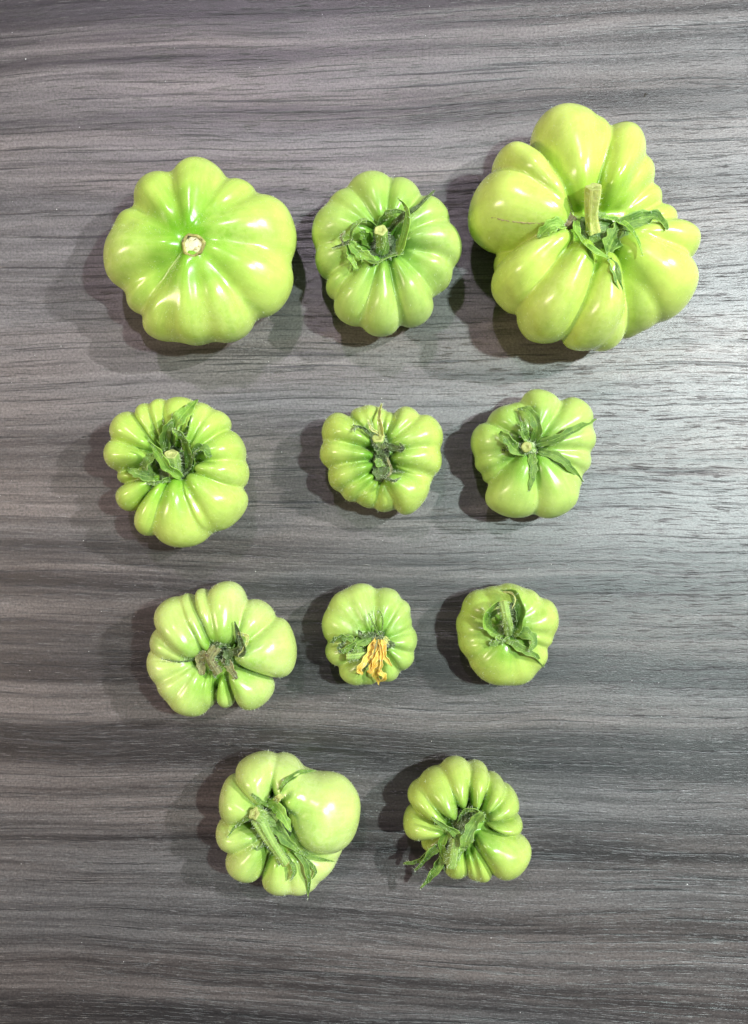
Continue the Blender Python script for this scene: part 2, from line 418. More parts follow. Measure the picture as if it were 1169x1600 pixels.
SPEC[7] = dict(zo=(210, 890), k=.231, half=60, stem=(580, 590), blend=3.5, core=(0.42, 0.55), seed=7, wmul=0.97, voxel=1.6, mat='d',
  label='left tomato of the third row folded into pale lobes over a brown stem',
  lobes=[(440,590,200,200,150,1.05,0,.2),(390,615,116,430,115,.9,0,.2),(515,560,330,150,66,1.0,-20,.2),(560,505,435,112,62,1.02,-20,.2),(625,520,610,68,140,1.05,0,.15),
         (700,520,890,222,125,.93),(660,590,1102,510,215,1.0),(640,660,890,905,145,.92),(600,690,625,932,68,.8),(500,680,492,942,66,.8),
         (460,640,320,978,165,.9),(440,640,190,860,130,.88),(420,630,88,660,145,.86)])
SPEC[8] = dict(zo=(480, 890), k=.1711, half=47, stem=(640, 620), blend=4.5, ext=5,core=(0.5, 0.66), seed=8, wmul=1.08, voxel=1.4, mat='b',
  label='small tomato with a dried orange flower hanging from its middle',
  lobes=[(590,580,420,132,145),(560,600,250,220,130,.98),(540,620,150,390,150),(540,640,128,530,110,.9),(620,560,580,155,60,.9),(660,570,740,158,125),(690,600,915,290,90,.96),
         (700,610,950,430,85,.93),(710,640,1017,650,115,.97),(710,680,945,880,105,.95),(680,700,770,1022,95,.9),(620,700,560,1045,80,.85),(570,690,370,1032,135,.95),(520,660,172,800,120,.92)])
SPEC[9] = dict(zo=(690, 890), k=.1711, half=47, stem=(570, 520), blend=5,ext=8, core=(0.55, 0.74), seed=9, wmul=1.03, voxel=1.4, mat='e',
  label='small tomato right of the orange-flowered one, with a fuzzy funnel-shaped calyx',
  lobes=[(550,470,440,148,125,.97),(590,460,700,130,150),(610,480,900,235,130,.97),(630,500,1077,420,180),(640,550,1020,650,100,.95),(620,580,930,890,150,.96),(570,590,510,1066,200),(600,590,750,1055,170,.95),
         (560,590,330,960,150,.98),(520,570,185,770,150,.95),(510,530,126,520,145,.95),(520,480,220,250,140,.96)])
SPEC[10] = dict(zo=(310, 1160), k=.231, half=56, stem=(540, 560), blend=3.5, core=(0.45, 0.58), seed=10, wmul=1.02, voxel=1.6, mat='d', core_at=(560,560),
  label='bottom left tomato with one big round lobe and a hairy stem across it',
  lobes=[(440,430,370,75,150,1.0),(440,450,138,370,160,1.0),(540,400,590,75,100,.9),(580,405,1092,450,196,1.06,0,.10),(600,430,735,195,95,1.04,0,.3,14),(650,590,1062,580,160,1.04,0,.1,22),
         (460,600,250,915,140,.9),(450,600,120,650,120,.9),(540,700,560,1025,130,.85),(600,700,730,1015,130,.82),(650,700,980,720,120,.7),(640,720,860,910,150,.78)])
SPEC[11] = dict(zo=(600, 1160), k=.2139, half=54, stem=(610, 600), blend=3.5,ext=4, core=(0.45, 0.6), seed=11, wmul=1, voxel=1.5, mat='e',
  label='bottom right tomato ribbed like a fan, its sepals reaching over the lower left edge',
  lobes=[(520,550,330,195,130,1.05),(580,480,500,108,112),(660,490,690,145,90),(720,500,845,245,78,.97),(740,540,980,380,108,.97),(750,590,1022,600,75,.92),
         (670,660,1030,920,180),(650,740,745,998,78,.85),(610,760,660,988,55,.8),(540,720,530,988,95,.78),(450,590,200,310,100,.97),(450,640,132,570,120,.95),(440,700,295,770,60,.6)])


# ------------------------------------------------------------------ calyx, stems, petals, fuzz
def leaf_material(name, dark, light, rough=0.55, trans=0.25, spot=None):
    q = NT(name)
    tc = q.n('ShaderNodeTexCoord').outputs['Object']
    luv = q.n('ShaderNodeAttribute', attribute_name='leaf_uv').outputs['Vector']
    n1 = q.ramp(q.noise(tc, 260.0, 4, 0.6), [(0.38, 0.0), (0.62, 1.0)])
    vn = q.ramp(q.noise(q.mapping(luv, (2.0, 7.0, 1.0)), 1.0, 3, 0.6), [(0.35, 0.0), (0.65, 1.0)])
    c = q.mix(q.mul(q.mul(n1, 0.55), q.mul(vn, 0.45), 'ADD'), dark, light)
    sx = q.n('ShaderNodeSeparateXYZ'); q.l(luv, sx.inputs[0])
    ed = q.ramp(q.mul(sx.outputs[1], 1.0, 'MULTIPLY'), [(0.80, 0.0), (1.0, 0.35)])
    c = q.mix(ed, c, tuple(min(1, 1.7 * a + 0.03) for a in light))
    mid = q.ramp(sx.outputs[1], [(0.0, 0.5), (0.16, 0.0)])
    c = q.mix(mid, c, tuple(1.35 * a for a in light))
    if spot:
        c = q.mix(q.ramp(q.noise(tc, 620.0, 3, 0.6), [(0.56, 0.0), (0.66, 0.8)]), c, spot)
    q.l(c, q.b.inputs['Base Color']); q.b.inputs['Roughness'].default_value = rough
    q.b.inputs['Subsurface Weight'].default_value = trans; q.b.inputs['Subsurface Radius'].default_value = (0.6, 1.0, 0.3)
    q.b.inputs['Subsurface Scale'].default_value = 0.0012
    bp = q.n('ShaderNodeBump'); bp.inputs['Strength'].default_value = 0.6; bp.inputs['Distance'].default_value = 0.0003
    q.l(q.mul(q.noise(tc, 900.0, 3, 0.6), vn, 'ADD'), bp.inputs['Height']); q.l(bp.outputs[0], q.b.inputs['Normal'])
    return q.m
LM = {
    'g': leaf_material('sepal_green', (0.055, 0.135, 0.018), (0.23, 0.37, 0.060)),
    'b': leaf_material('bright_sepal_green', (0.11, 0.25, 0.022), (0.30, 0.49, 0.070)),
    'k': leaf_material('shrivelled_dark_green', (0.028, 0.050, 0.016), (0.13, 0.20, 0.05), 0.7, 0.1),
    'o': leaf_material('olive_brown', (0.10, 0.11, 0.035), (0.30, 0.29, 0.11), 0.65, 0.1, (0.10, 0.06, 0.03)),
    'y': leaf_material('pale_yellow_green', (0.38, 0.42, 0.08), (0.66, 0.68, 0.22)),
    's': leaf_material('stem_green', (0.20, 0.34, 0.06), (0.36, 0.50, 0.12)),
    'r': leaf_material('orange_petal', (0.78, 0.42, 0.04), (0.98, 0.72, 0.15), 0.5, 0.3, (0.74, 0.56, 0.30)),
    'c': leaf_material('cut_face_cream', (0.30, 0.36, 0.08), (0.58, 0.61, 0.22), 0.6, 0.2),
    't': leaf_material('dry_tan_cut', (0.42, 0.24, 0.08), (0.72, 0.48, 0.22), 0.7, 0.2),
    'n': leaf_material('node_brown', (0.10, 0.065, 0.03), (0.28, 0.22, 0.10), 0.7, 0.1),
}
fm = NT('fine_white_hair'); fm.b.inputs['Base Color'].default_value = (0.72, 0.80, 0.55, 1); fm.b.inputs['Roughness'].default_value = 0.5
fm.b.inputs['Subsurface Weight'].default_value = 0.0
M_fuzz = fm.m

def spline(pts, n):
    p = [np.array(a, float) for a in pts]
    if len(p) == 2: p = [p[0], (p[0] + p[1]) / 2, p[1]]
    q = [2 * p[0] - p[1]] + p + [2 * p[-1] - p[-2]]
    out = []
    m = len(p) - 1
    for i in range(n):
        x = i / (n - 1) * m; k = min(int(x), m - 1); t = x - k
        a, b, c, d = q[k:k + 4]
        out.append(0.5 * ((2 * b) + (-a + c) * t + (2 * a - 5 * b + 4 * c - d) * t * t + (-a + 3 * b - 3 * c + d) * t ** 3))
    return np.array(out)

def frames(C):
    T = np.gradient(C, axis=0); T /= np.linalg.norm(T, axis=1, keepdims=True) + 1e-9
    U = np.zeros_like(C); up = np.array([0, 0, 1.0])
    for i in range(len(C)):
        u = up - T[i] * (up @ T[i])
        if np.linalg.norm(u) < 0.25: u = (U[i - 1] if i else np.array([0, 1.0, 0])) - T[i] * ((U[i - 1] if i else np.array([0, 1.0, 0])) @ T[i])
        U[i] = u / np.linalg.norm(u)
    return T, U, np.cross(T, U)

class Calyx:
    """everything that grows on one fruit, placed over its skin"""
    def __init__(s, fr, root, org, seed):
        s.fr, s.root, s.org, s.rng = fr, root, org, random.Random(seed); s.hair = []
    def path(s, pts, z, n):
        q = []
        m = len(pts)
        for i, p in enumerate(pts):
            t = i / (m - 1)
            if len(z) == 2: dz = z[0] + (z[1] - z[0]) * t
            else: dz = (z[0] + (z[1] - z[0]) * 2 * t) if t < .5 else (z[1] + (z[2] - z[1]) * (2 * t - 1))
            q.append(s.fr.on(p[0], p[1], dz))
        return spline(q, n)
    def sepal(s, mat, pts, wd, z=(3, 9), roll=(0, 0), fold=0.35, tip=0.0, wave=0.19, name='sepal', hair=1.0, label=None, parent=None):
        n, m = 22, 9
        C = s.path(pts, z, n); T, U, B = frames(C)
        W = wd * s.fr.k * 0.76; ph = s.rng.uniform(0, 6); V = []; uv = []
        th = 0.8
        rows = []
        for i in range(n):
            t = i / (n - 1)
            prof = (0.55 + 0.45 * min(1, t / 0.3)) * ((1 - t) ** 0.75 * (1 + 0.9 * t) * (1 - tip) + tip * (1 - 0.15 * t))
            prof = max(prof, 0.05)
            r = math.radians(roll[0] + (roll[1] - roll[0]) * t)
            side = B[i] * math.cos(r) + U[i] * math.sin(r); up = -B[i] * math.sin(r) + U[i] * math.cos(r)
            row = []
            for j in range(m):
                c = -1 + 2 * j / (m - 1)
                wv = 1 + wave * math.sin(9 * t + ph + 2 * c) + wave * 0.8 * math.sin(23 * t + ph * 2 - c)
                jj = 1 + (0.10 * math.sin(31 * t + 3 * ph + (c > 0) * 2)) * (abs(c) > 0.9)
                p = C[i] + side * c * W * prof * wv * jj + up * (fold * abs(c) ** 1.4 * W * prof + wave * W * 0.5 * c * math.sin(8 * t + ph))
                row.append(p); uv.append((t * 2, abs(c), ph))
            rows.append(row)
        R = np.array(rows)                      # n x m x 3
        du = np.gradient(R, axis=0); dv = np.gradient(R, axis=1)
        N = np.cross(du, dv); N /= np.linalg.norm(N, axis=2, keepdims=True) + 1e-9
        top = (R + N * th / 2).reshape(-1, 3); bot = (R - N * th / 2).reshape(-1, 3)
        V = np.concatenate([top, bot]); K = n * m; F = []
        for i in range(n - 1):
            for j in range(m - 1):
                a, b, c, d = i * m + j, (i + 1) * m + j, (i + 1) * m + j + 1, i * m + j + 1
                F.append((a, b, c, d)); F.append((K + a, K + d, K + c, K + b))
        ring = [i * m for i in range(n)] + [(n - 1) * m + j for j in range(1, m)] + [i * m + m - 1 for i in range(n - 2, -1, -1)] + [j for j in range(m - 2, 0, -1)]
        for a, b in zip(ring, ring[1:] + ring[:1]): F.append((b, a, K + a, K + b))
        V[:, 2] = np.maximum(V[:, 2], 0.5)
        o = mesh_obj(name, V, np.array(F), LM[mat], parent or s.root, s.org if parent is None else s.org)
        at = o.data.attributes.new('leaf_uv', 'FLOAT_VECTOR', 'POINT'); at.data.foreach_set('vector', np.array(uv + uv, np.float32).ravel())
        if label: o['label'] = label
        cnt = int(90 * hair)
        for _ in range(cnt):
            k = s.rng.randrange(K); nn = N.reshape(-1, 3)[k] * s.rng.choice((-1, 1))
            s.hair.append((R.reshape(-1, 3)[k], nn, s.rng.uniform(3, 8)))
        return o
    def tube(s, name, mat, pts, wd, z=(2, 30), flare=(1.0, 1.0), ribs=0.08, hair=1.0, cap='c', caplabel=None, absz=None):
        n, m = 18, 22
        C = s.path(pts, z, n); T, U, B = frames(C)
        W = wd * s.fr.k; V = []; uv = []; F = []; ph = s.rng.uniform(0, 6)
        for i in range(n):
            t = i / (n - 1)
            rr = W * (flare[0] * (1 - t) ** 2 + 1.0 * 2 * t * (1 - t) + flare[1] * t * t) * (1 + 0.05 * math.sin(7 * t + ph))
            if i == n - 1: rr *= 0.93
            for j in range(m):
                a = 2 * math.pi * j / m
                q = rr * (1 + ribs * math.sin(5 * a + ph) + ribs * 0.5 * math.sin(3 * a + 4 * t))
                V.append(C[i] + (B[i] * math.cos(a) + U[i] * math.sin(a)) * q); uv.append((t * 2, 0.25 + 0.25 * math.sin(5 * a), ph))
                if s.rng.random() < 0.6 * hair and i < n - 1: s.hair.append((V[-1], (B[i] * math.cos(a) + U[i] * math.sin(a)), s.rng.uniform(4, 9)))
        for i in range(n - 1):
            for j in range(m): F.append((i * m + j, i * m + (j + 1) % m, (i + 1) * m + (j + 1) % m, (i + 1) * m + j))
        o = mesh_obj(name, V, np.array(F)[:, ::-1], LM[mat], s.root, s.org)
        at = o.data.attributes.new('leaf_uv', 'FLOAT_VECTOR', 'POINT'); at.data.foreach_set('vector', np.array(uv, np.float32).ravel())
        # the cut end: a raised rim and a hollow in the middle
        cv = []; cf = []; cu = []
        E = np.array(V[-m:]); c0 = C[-1]; prof = [(1.0, 0.0), (0.94, 0.09), (0.78, 0.10), (0.55, 0.02), (0.42, 0.05), (0.28, -0.10), (0.0, -0.14)]
        for k, (r_, h_) in enumerate(prof[:-1]):
            for j in range(m):
                cv.append(c0 + (E[j] - c0) * r_ + T[-1] * (h_ + s.rng.uniform(-.02, .02)) * W); cu.append((r_, 0.2 + 0.5 * r_, ph))
        cv.append(c0 + T[-1] * prof[-1][1] * W); cu.append((0, 0.1, ph)); K = len(prof) - 1
        for k in range(K - 1):
            for j in range(m): cf.append((k * m + j, k * m + (j + 1) % m, (k + 1) * m + (j + 1) % m, (k + 1) * m + j))
        for j in range(m): cf.append(((K - 1) * m + j, (K - 1) * m + (j + 1) % m, K * m))
        e = mesh_obj('cut_end', cv, [tuple(f[::-1]) for f in cf], LM[cap], o, s.org)
        at = e.data.attributes.new('leaf_uv', 'FLOAT_VECTOR', 'POINT'); at.data.foreach_set('vector', np.array(cu, np.float32).ravel())
        if caplabel: e['label'] = caplabel
        return o
    def disc(s, mat, x, y, rad, z=4, hgt=6, hair=1.0, name='calyx_base', sy=1.0):
        c = s.fr.on(x, y, z); R = rad * s.fr.k; V = []; F = []; uv = []
        n, m = 8, 26; ph = s.rng.uniform(0, 6)
        for i in range(n):
            t = i / (n - 1)
            for j in range(m):
                a = 2 * math.pi * j / m
                rr = R * t * (1 + 0.16 * math.sin(5 * a + ph) + 0.07 * math.sin(11 * a))
                zz = hgt * (1 - t * t) * 0.6 - (5 if i == n - 1 else 0) + s.rng.uniform(-.7, .7) * (0 < i)
                V.append(c + np.array([rr * math.cos(a), rr * sy * math.sin(a), zz])); uv.append((t, 0.3, ph))
                if s.rng.random() < 0.5 * hair: s.hair.append((V[-1], np.array([math.cos(a) * t, math.sin(a) * t, 0.8]), s.rng.uniform(4, 9)))
        for i in range(n - 1):
            for j in range(m): F.append((i * m + j, (i + 1) * m + j, (i + 1) * m + (j + 1) % m, i * m + (j + 1) % m))
        o = mesh_obj(name, V, np.array(F), LM[mat], s.root, s.org)
        at = o.data.attributes.new('leaf_uv', 'FLOAT_VECTOR', 'POINT'); at.data.foreach_set('vector', np.array(uv, np.float32).ravel())
        return o
    def fuzz(s, density, length=(2.0, 5.0), groove=3.0):
        fr = s.fr; rng = np.random.default_rng(int(fr.seed))
        wgt = (1 + groove * np.exp(-fr.gap / 3.0)) * (fr.V[:, 2] > 4) * (1 + 1.5 * np.exp(-fr.sh / 0.35)) * density
        pick = rng.random(len(fr.V)) < wgt
        p = fr.V[pick]; nn = fr.N[pick]; L = rng.uniform(*length, len(p))
        if s.hair:
            p = np.concatenate([p, [h[0] for h in s.hair]]); nn = np.concatenate([nn, [h[1] for h in s.hair]]); L = np.concatenate([L, [h[2] for h in s.hair]])
        nn = nn + rng.normal(0, 0.38, nn.shape); nn /= np.linalg.norm(nn, axis=1, keepdims=True)
        sd = np.cross(nn, rng.normal(0, 1, nn.shape)); sd /= np.linalg.norm(sd, axis=1, keepdims=True)
        w_ = 0.15; L = L * 0.72
        mid = p + nn * (L * 0.55)[:, None] + rng.normal(0, 0.3, p.shape); tip = p + nn * L[:, None] + rng.normal(0, 0.9, p.shape)
        V = np.stack([p - sd * w_, p + sd * w_, mid + sd * w_ * .7, tip, mid - sd * w_ * .7], 1).reshape(-1, 3)
        V[:, 2] = np.maximum(V[:, 2], 0.3)
        b = np.arange(len(p))[:, None] * 5
        F = np.concatenate([b + [0, 1, 2], b + [0, 2, 4], b + [4, 2, 3]])
        o = mesh_obj('fuzz', V, F, M_fuzz, s.root, s.org)
        o['kind'] = 'stuff'

def scar(cx, x, y, rad):
    """dry round scar where the stem broke off: cream floor, brown ragged rim"""
    fr = cx.fr; c = fr.on(x, y, 5.0); R = rad * fr.k; m = 36; V = []; F = []; uv = []; rng = cx.rng
    prof = [(1.18, -9), (1.02, 0.6), (0.92, 2.2), (0.80, 1.6), (0.74, -0.6), (0.5, -1.2), (0.25, -0.8)]
    for r_, h_ in prof[:5]:
        for j in range(m):
            a = 2 * math.pi * j / m; q = R * r_ * (1 + 0.05 * math.sin(3 * a + 1) + 0.03 * math.sin(7 * a))
            V.append(c + np.array([q * math.cos(a), q * math.sin(a) * 1.05, h_ + rng.uniform(-.7, .7)])); uv.append((j / 6, rng.random() * .6, 1))
    for k in range(4):
        for j in range(m): F.append((k * m + j, k * m + (j + 1) % m, (k + 1) * m + (j + 1) % m, (k + 1) * m + j))
    V2 = []; F2 = []; uv2 = []
    for r_, h_ in ((0.82, -0.4), (0.6, -1.0), (0.4, -0.3), (0.2, 0.5)):
        for j in range(m):
            a = 2 * math.pi * j / m; V2.append(c + np.array([R * r_ * math.cos(a), R * r_ * math.sin(a), h_ + rng.uniform(-.35, .35)])); uv2.append((r_, .3, 2))
    V2.append(c + np.array([0, 0, 0.6])); uv2.append((0, 0.3, 2))
    for k in range(3):
        for j in range(m): F2.append((k * m + j, k * m + (j + 1) % m, (k + 1) * m + (j + 1) % m, (k + 1) * m + j))
    for j in range(m): F2.append((3 * m + j, 3 * m + (j + 1) % m, 4 * m))
    o = mesh_obj('stem_scar', V2, [tuple(f) for f in F2], LM['scar'], cx.root, cx.org)
    at = o.data.attributes.new('leaf_uv', 'FLOAT_VECTOR', 'POINT'); at.data.foreach_set('vector', np.array(uv2, np.float32).ravel())
    o2 = mesh_obj('scar_rim', V, np.array(F), LM['rim'], o, cx.org)
    at = o2.data.attributes.new('leaf_uv', 'FLOAT_VECTOR', 'POINT'); at.data.foreach_set('vector', np.array(uv, np.float32).ravel())
    F3 = []
    for k in range(7):      # dark dry crumbs caught on the far edge
        a = math.radians(rng.uniform(60, 135)); rr = R * rng.uniform(.45, .85)
        F3.append((c + np.array([rr * math.cos(a), rr * math.sin(a), 1.5]), rng.uniform(1.2, 3.0)))
    a3 = []; f3 = []
    for q_, s_ in F3:
        b = len(a3); a3 += [q_ + s_ * np.array([rng.uniform(-.9, .9), rng.uniform(-.9, .9), rng.uniform(0, .8)]) for _ in range(4)]
        f3 += [(b, b + 1, b + 2), (b, b + 1, b + 3), (b + 1, b + 2, b + 3), (b, b + 2, b + 3)]
    mesh_obj('dry_crumbs', a3, f3, LM['dark'], o, cx.org, smooth=False)
LM['scar'] = leaf_material('scar_cream', (0.50, 0.50, 0.26), (0.78, 0.76, 0.48), 0.7, 0.1, (0.30, 0.22, 0.08))
LM['rim'] = leaf_material('scar_rim_brown', (0.22, 0.17, 0.05), (0.52, 0.50, 0.15), 0.7, 0.1, (0.07, 0.045, 0.02))
LM['dark'] = leaf_material('dry_dark', (0.012, 0.010, 0.008), (0.05, 0.04, 0.025), 0.8, 0.0)

def crack(cx, pts, wd):
    C = cx.path(pts, (0.9, 0.9), 60); T, U, B = frames(C); V = []; F = []
    for i in range(60):
        q = wd * (0.35 + 0.65 * math.sin(math.pi * i / 59)) * cx.rng.uniform(.5, 1.3); j = cx.rng.uniform(-.5, .5)
        for a, b in ((-q, -.5), (0, .7), (q, -.5)): V.append(C[i] + B[i] * (a + j) + U[i] * b)
    for i in range(59):
        for k in (0, 1): F.append((3 * i + k, 3 * i + k + 1, 3 * i + k + 4, 3 * i + k + 3))
    mesh_obj('crack', V, np.array(F), LM['n'], cx.root, cx.org)

def calyx_1(c):
    scar(c, 558, 530, 50); c.fuzz(0.006, (1.5, 3.5), 12)
def calyx_2(c):
    c.disc('k', 550, 530, 130, 0, 6, 2.0)
    c.tube('stem', 's', [(555, 570), (552, 510), (545, 442)], 34, (2, 38), (1.1, 1.1), cap='c')
    S_ = c.sepal
    S_('b', [(590, 610), (660, 590), (700, 480), (716, 350), (700, 285), (650, 236)], 34, (8, 30, 34), (35, 60), .4)
    S_('k', [(580, 480), (680, 375), (780, 305), (885, 195)], 30, (4, 24, 26), (20, 50), .9, .2)
    S_('g', [(520, 430), (560, 360), (620, 325), (705, 325)], 30, (6, 22, 22), (-50, -30), .4)
    S_('g', [(540, 440), (450, 385), (375, 430), (350, 530)], 34, (4, 24, 20), (-55, -50), .4)
    S_('b', [(500, 640), (420, 590), (345, 520)], 42, (6, 16, 18), (15, 25), .4, .6)
    S_('b', [(335, 530), (355, 610), (390, 690)], 26, (14, 12, 6), (0, 20), .6, .5)
    S_('g', [(430, 620), (510, 650), (600, 615), (690, 590)], 30, (8, 14, 14), (50, 60), .3, .5)
    S_('b', [(430, 440), (440, 490), (480, 560)], 40, (20, 10, 2), (0, 20), .2)
    S_('k', [(370, 500), (310, 530), (235, 552)], 13, (16, 14, 8), (0, 60), .4)
    S_('o', [(310, 540), (295, 480), (320, 455)], 9, (14, 18, 20), (0, 60), .4)
    S_('g', [(640, 610), (660, 540), (655, 470)], 40, (6, 16, 26), (60, 70), .2, .3)
    c.fuzz(0.012)
def calyx_3(c):
    crack(c, [(82, 503), (170, 540), (290, 562), (400, 568)], 1.1)
    c.disc('g', 640, 600, 85, 2, 5)
    c.disc('n', 505, 550, 34, 2, 4, name='calyx_node')
    c.tube('stem', 'y', [(618, 600), (612, 520), (622, 405)], 19, (6, 26, 36), (1.5, 1.6), .14, cap='c')
    S_ = c.sepal
    S_('b', [(540, 545), (545, 620), (600, 680), (685, 722)], 30, (8, 16, 10), (30, 40), .5, .3)
    S_('g', [(760, 595), (710, 635), (680, 715)], 62, (6, 12, 8), (0, 10), .25, .1)
    S_('b', [(655, 535), (750, 570), (808, 630), (840, 712)], 19, (10, 18, 12), (20, 40), .5)
    S_('g', [(700, 590), (810, 552), (890, 540), (950, 595)], 44, (8, 16, 8), (-30, 20), .6, .15)
    S_('g', [(690, 725), (722, 810), (752, 925)], 25, (8, 6, 3), (0, 30), .7)
    S_('b', [(490, 580), (430, 580), (372, 632)], 38, (8, 10, 4), (-20, 10), .6, .25)
    S_('g', [(600, 620), (640, 660), (700, 640), (750, 600)], 34, (2, 6, 8), (20, 10), .3, .3)
    c.fuzz(0.006, (1.5, 4.0), 6)
def calyx_4(c):
    c.disc('k', 580, 520, 120, 0, 5, 2.0)
    c.tube('stem', 's', [(600, 590), (590, 530), (575, 457)], 38, (0, 34), (1.0, 1.18), cap='c')
    S_ = c.sepal
    S_('b', [(640, 610), (560, 540), (490, 440), (430, 370)], 46, (6, 44, 56), (10, 30), .5)
    S_('g', [(545, 440), (530, 340), (560, 270), (605, 222)], 44, (4, 26, 30), (-20, -50), .5)
    S_('g', [(590, 400), (570, 310), (585, 270)], 40, (6, 22, 26), (0, 20), .3)
    S_('b', [(595, 290), (650, 205), (745, 102)], 56, (26, 34, 30), (20, -10), .35, .1, .2)
    S_('g', [(650, 400), (690, 290), (715, 185)], 28, (6, 24, 30), (30, 60), .6)
    S_('g', [(690, 560), (690, 420), (650, 340), (585, 292)], 44, (4, 34, 44), (20, 50), .4)
    S_('g', [(700, 560), (730, 450), (790, 430), (830, 480)], 50, (4, 20, 14), (20, 60), .5, .35, .2)
    S_('g', [(570, 615), (490, 640), (415, 648)], 30, (6, 10, 8), (50, 40), .4, .2)
    S_('g', [(460, 600), (390, 600), (300, 560)], 48, (8, 16, 10), (0, -30), .5, .3, .2)
    S_('g', [(500, 460), (420, 500), (390, 570)], 46, (8, 22, 14), (-40, -20), .3, .3)
    S_('k', [(670, 580), (710, 520), (740, 440)], 38, (4, 14, 24), (40, 60), .4, .3)
    S_('g', [(480, 590), (440, 540), (470, 450)], 36, (3, 10, 20), (-40, -60), .3, .3)
    c.fuzz(0.008, (1.5, 4.0), 8)
def calyx_5(c):
    c.disc('k', 590, 560, 62, 6, 6, 2.0, sy=2.6)
    c.tube('stem', 's', [(600, 440), (580, 410), (565, 372)], 38, (8, 26), (1.0, 1.25), .1, 1.5, cap='c')
    S_ = c.sepal
    S_('y', [(598, 370), (585, 230), (593, 103)], 30, (22, 26, 16), (20, 60), .9, .1, label='dry pale yellow sepal standing upright')
    S_('y', [(570, 345), (510, 300), (490, 255)], 15, (22, 20, 16), (0, 40), .8)
    S_('k', [(520, 365), (440, 295), (365, 275)], 19, (20, 18, 12), (0, 60), .7, .2)
    S_('k', [(405, 285), (378, 300), (375, 330)], 10, (14, 14, 12), (0, 40), .4)
    S_('k', [(600, 400), (660, 455), (740, 475), (770, 450), (735, 415)], 32, (22, 16, 20), (0, 60), .8, .2, .25)
    S_('k', [(570, 490), (600, 590), (590, 715)], 62, (10, 14, 12), (10, -20), .5, .5, .3)
    S_('g', [(560, 540), (570, 580), (625, 600)], 36, (18, 20, 16), (0, 40), .4, .5, .3)
    S_('o', [(635, 530), (665, 640), (620, 715)], 13, (18, 20, 14), (0, 60), .6)
    S_('k', [(600, 680), (690, 725), (742, 690)], 17, (14, 14, 14), (0, 60), .7)
    S_('k', [(640, 655), (700, 650), (775, 655)], 12, (14, 12, 10), (0, 60), .7)
    S_('k', [(550, 560), (545, 640), (560, 710)], 30, (12, 14, 10), (-30, 30), .5, .4, .3)
    S_('k', [(545, 420), (555, 470), (600, 510)], 40, (10, 14, 14), (0, 40), .5, .5, .3)
    c.fuzz(0.012)
def calyx_6(c):
    c.disc('g', 570, 525, 105, 2, 7, 2.0)
    c.tube('stem', 's', [(575, 530), (560, 528), (550, 528)], 33, (2, 24), (1.6, 1.15), .05, cap='c')
    S_ = c.sepal
    S_('g', [(610, 510), (760, 470), (920, 395), (1080, 315)], 46, (8, 12, 12), (0, 20), .35)
    S_('g', [(640, 560), (790, 600), (880, 690), (982, 792)], 44, (6, 8, 6), (0, -10), .35)
    S_('g', [(590, 580), (598, 690), (573, 862)], 46, (6, 5, 5), (0, 20), .35)
    S_('g', [(600, 490), (630, 370), (570, 260), (482, 238)], 54, (6, 16, 10), (20, -20), .4, .1)
    S_('g', [(560, 480), (520, 420), (520, 340)], 48, (6, 18, 14), (-10, -30), .6, .5)
    S_('g', [(530, 560), (450, 540), (400, 460), (345, 420)], 56, (6, 14, 12), (-10, 20), .5, .3, .2)
    S_('g', [(530, 590), (430, 530), (420, 440)], 40, (4, 8, 8), (-20, 20), .4, .3)
    c.fuzz(0.012, (1.5, 4.0))
def calyx_7(c):
    c.disc('k', 600, 570, 48, 4, 5, 2.0)
    c.tube('stem', 'o', [(560, 520), (515, 600), (572, 702)], 24, (8, 18, 20), (1.3, 1.15), .15, .5, cap='c')
    S_ = c.sepal
    S_('o', [(480, 550), (445, 620), (465, 712)], 40, (8, 10, 8), (0, 20), .5, .5)
    S_('o', [(600, 600), (650, 660), (690, 742)], 34, (12, 14, 10), (0, 20), .7, .5)
    S_('k', [(610, 540), (640, 590), (620, 650)], 42, (12, 14, 16), (10, 30), .5, .5, .25)
    S_('k', [(650, 560), (740, 540), (720, 450), (680, 350)], 44, (10, 14, 16), (0, 60), .6, .1, .2)
    S_('y', [(700, 430), (765, 455), (740, 530), (700, 582)], 15, (14, 18, 12), (0, 60), .7, label='thin dried yellow sepal tip')
    S_('k', [(440, 588), (320, 620), (180, 602)], 16, (-4, 2, 6), (40, 70), .5)
    S_('k', [(555, 620), (540, 680), (545, 730)], 20, (10, 10, 8), (0, 40), .5, .4)
    S_('k', [(520, 520), (580, 500), (650, 510)], 26, (2, 6, 4), (0, 40), .5, .4)
    c.fuzz(0.012, (1.5, 4.5))
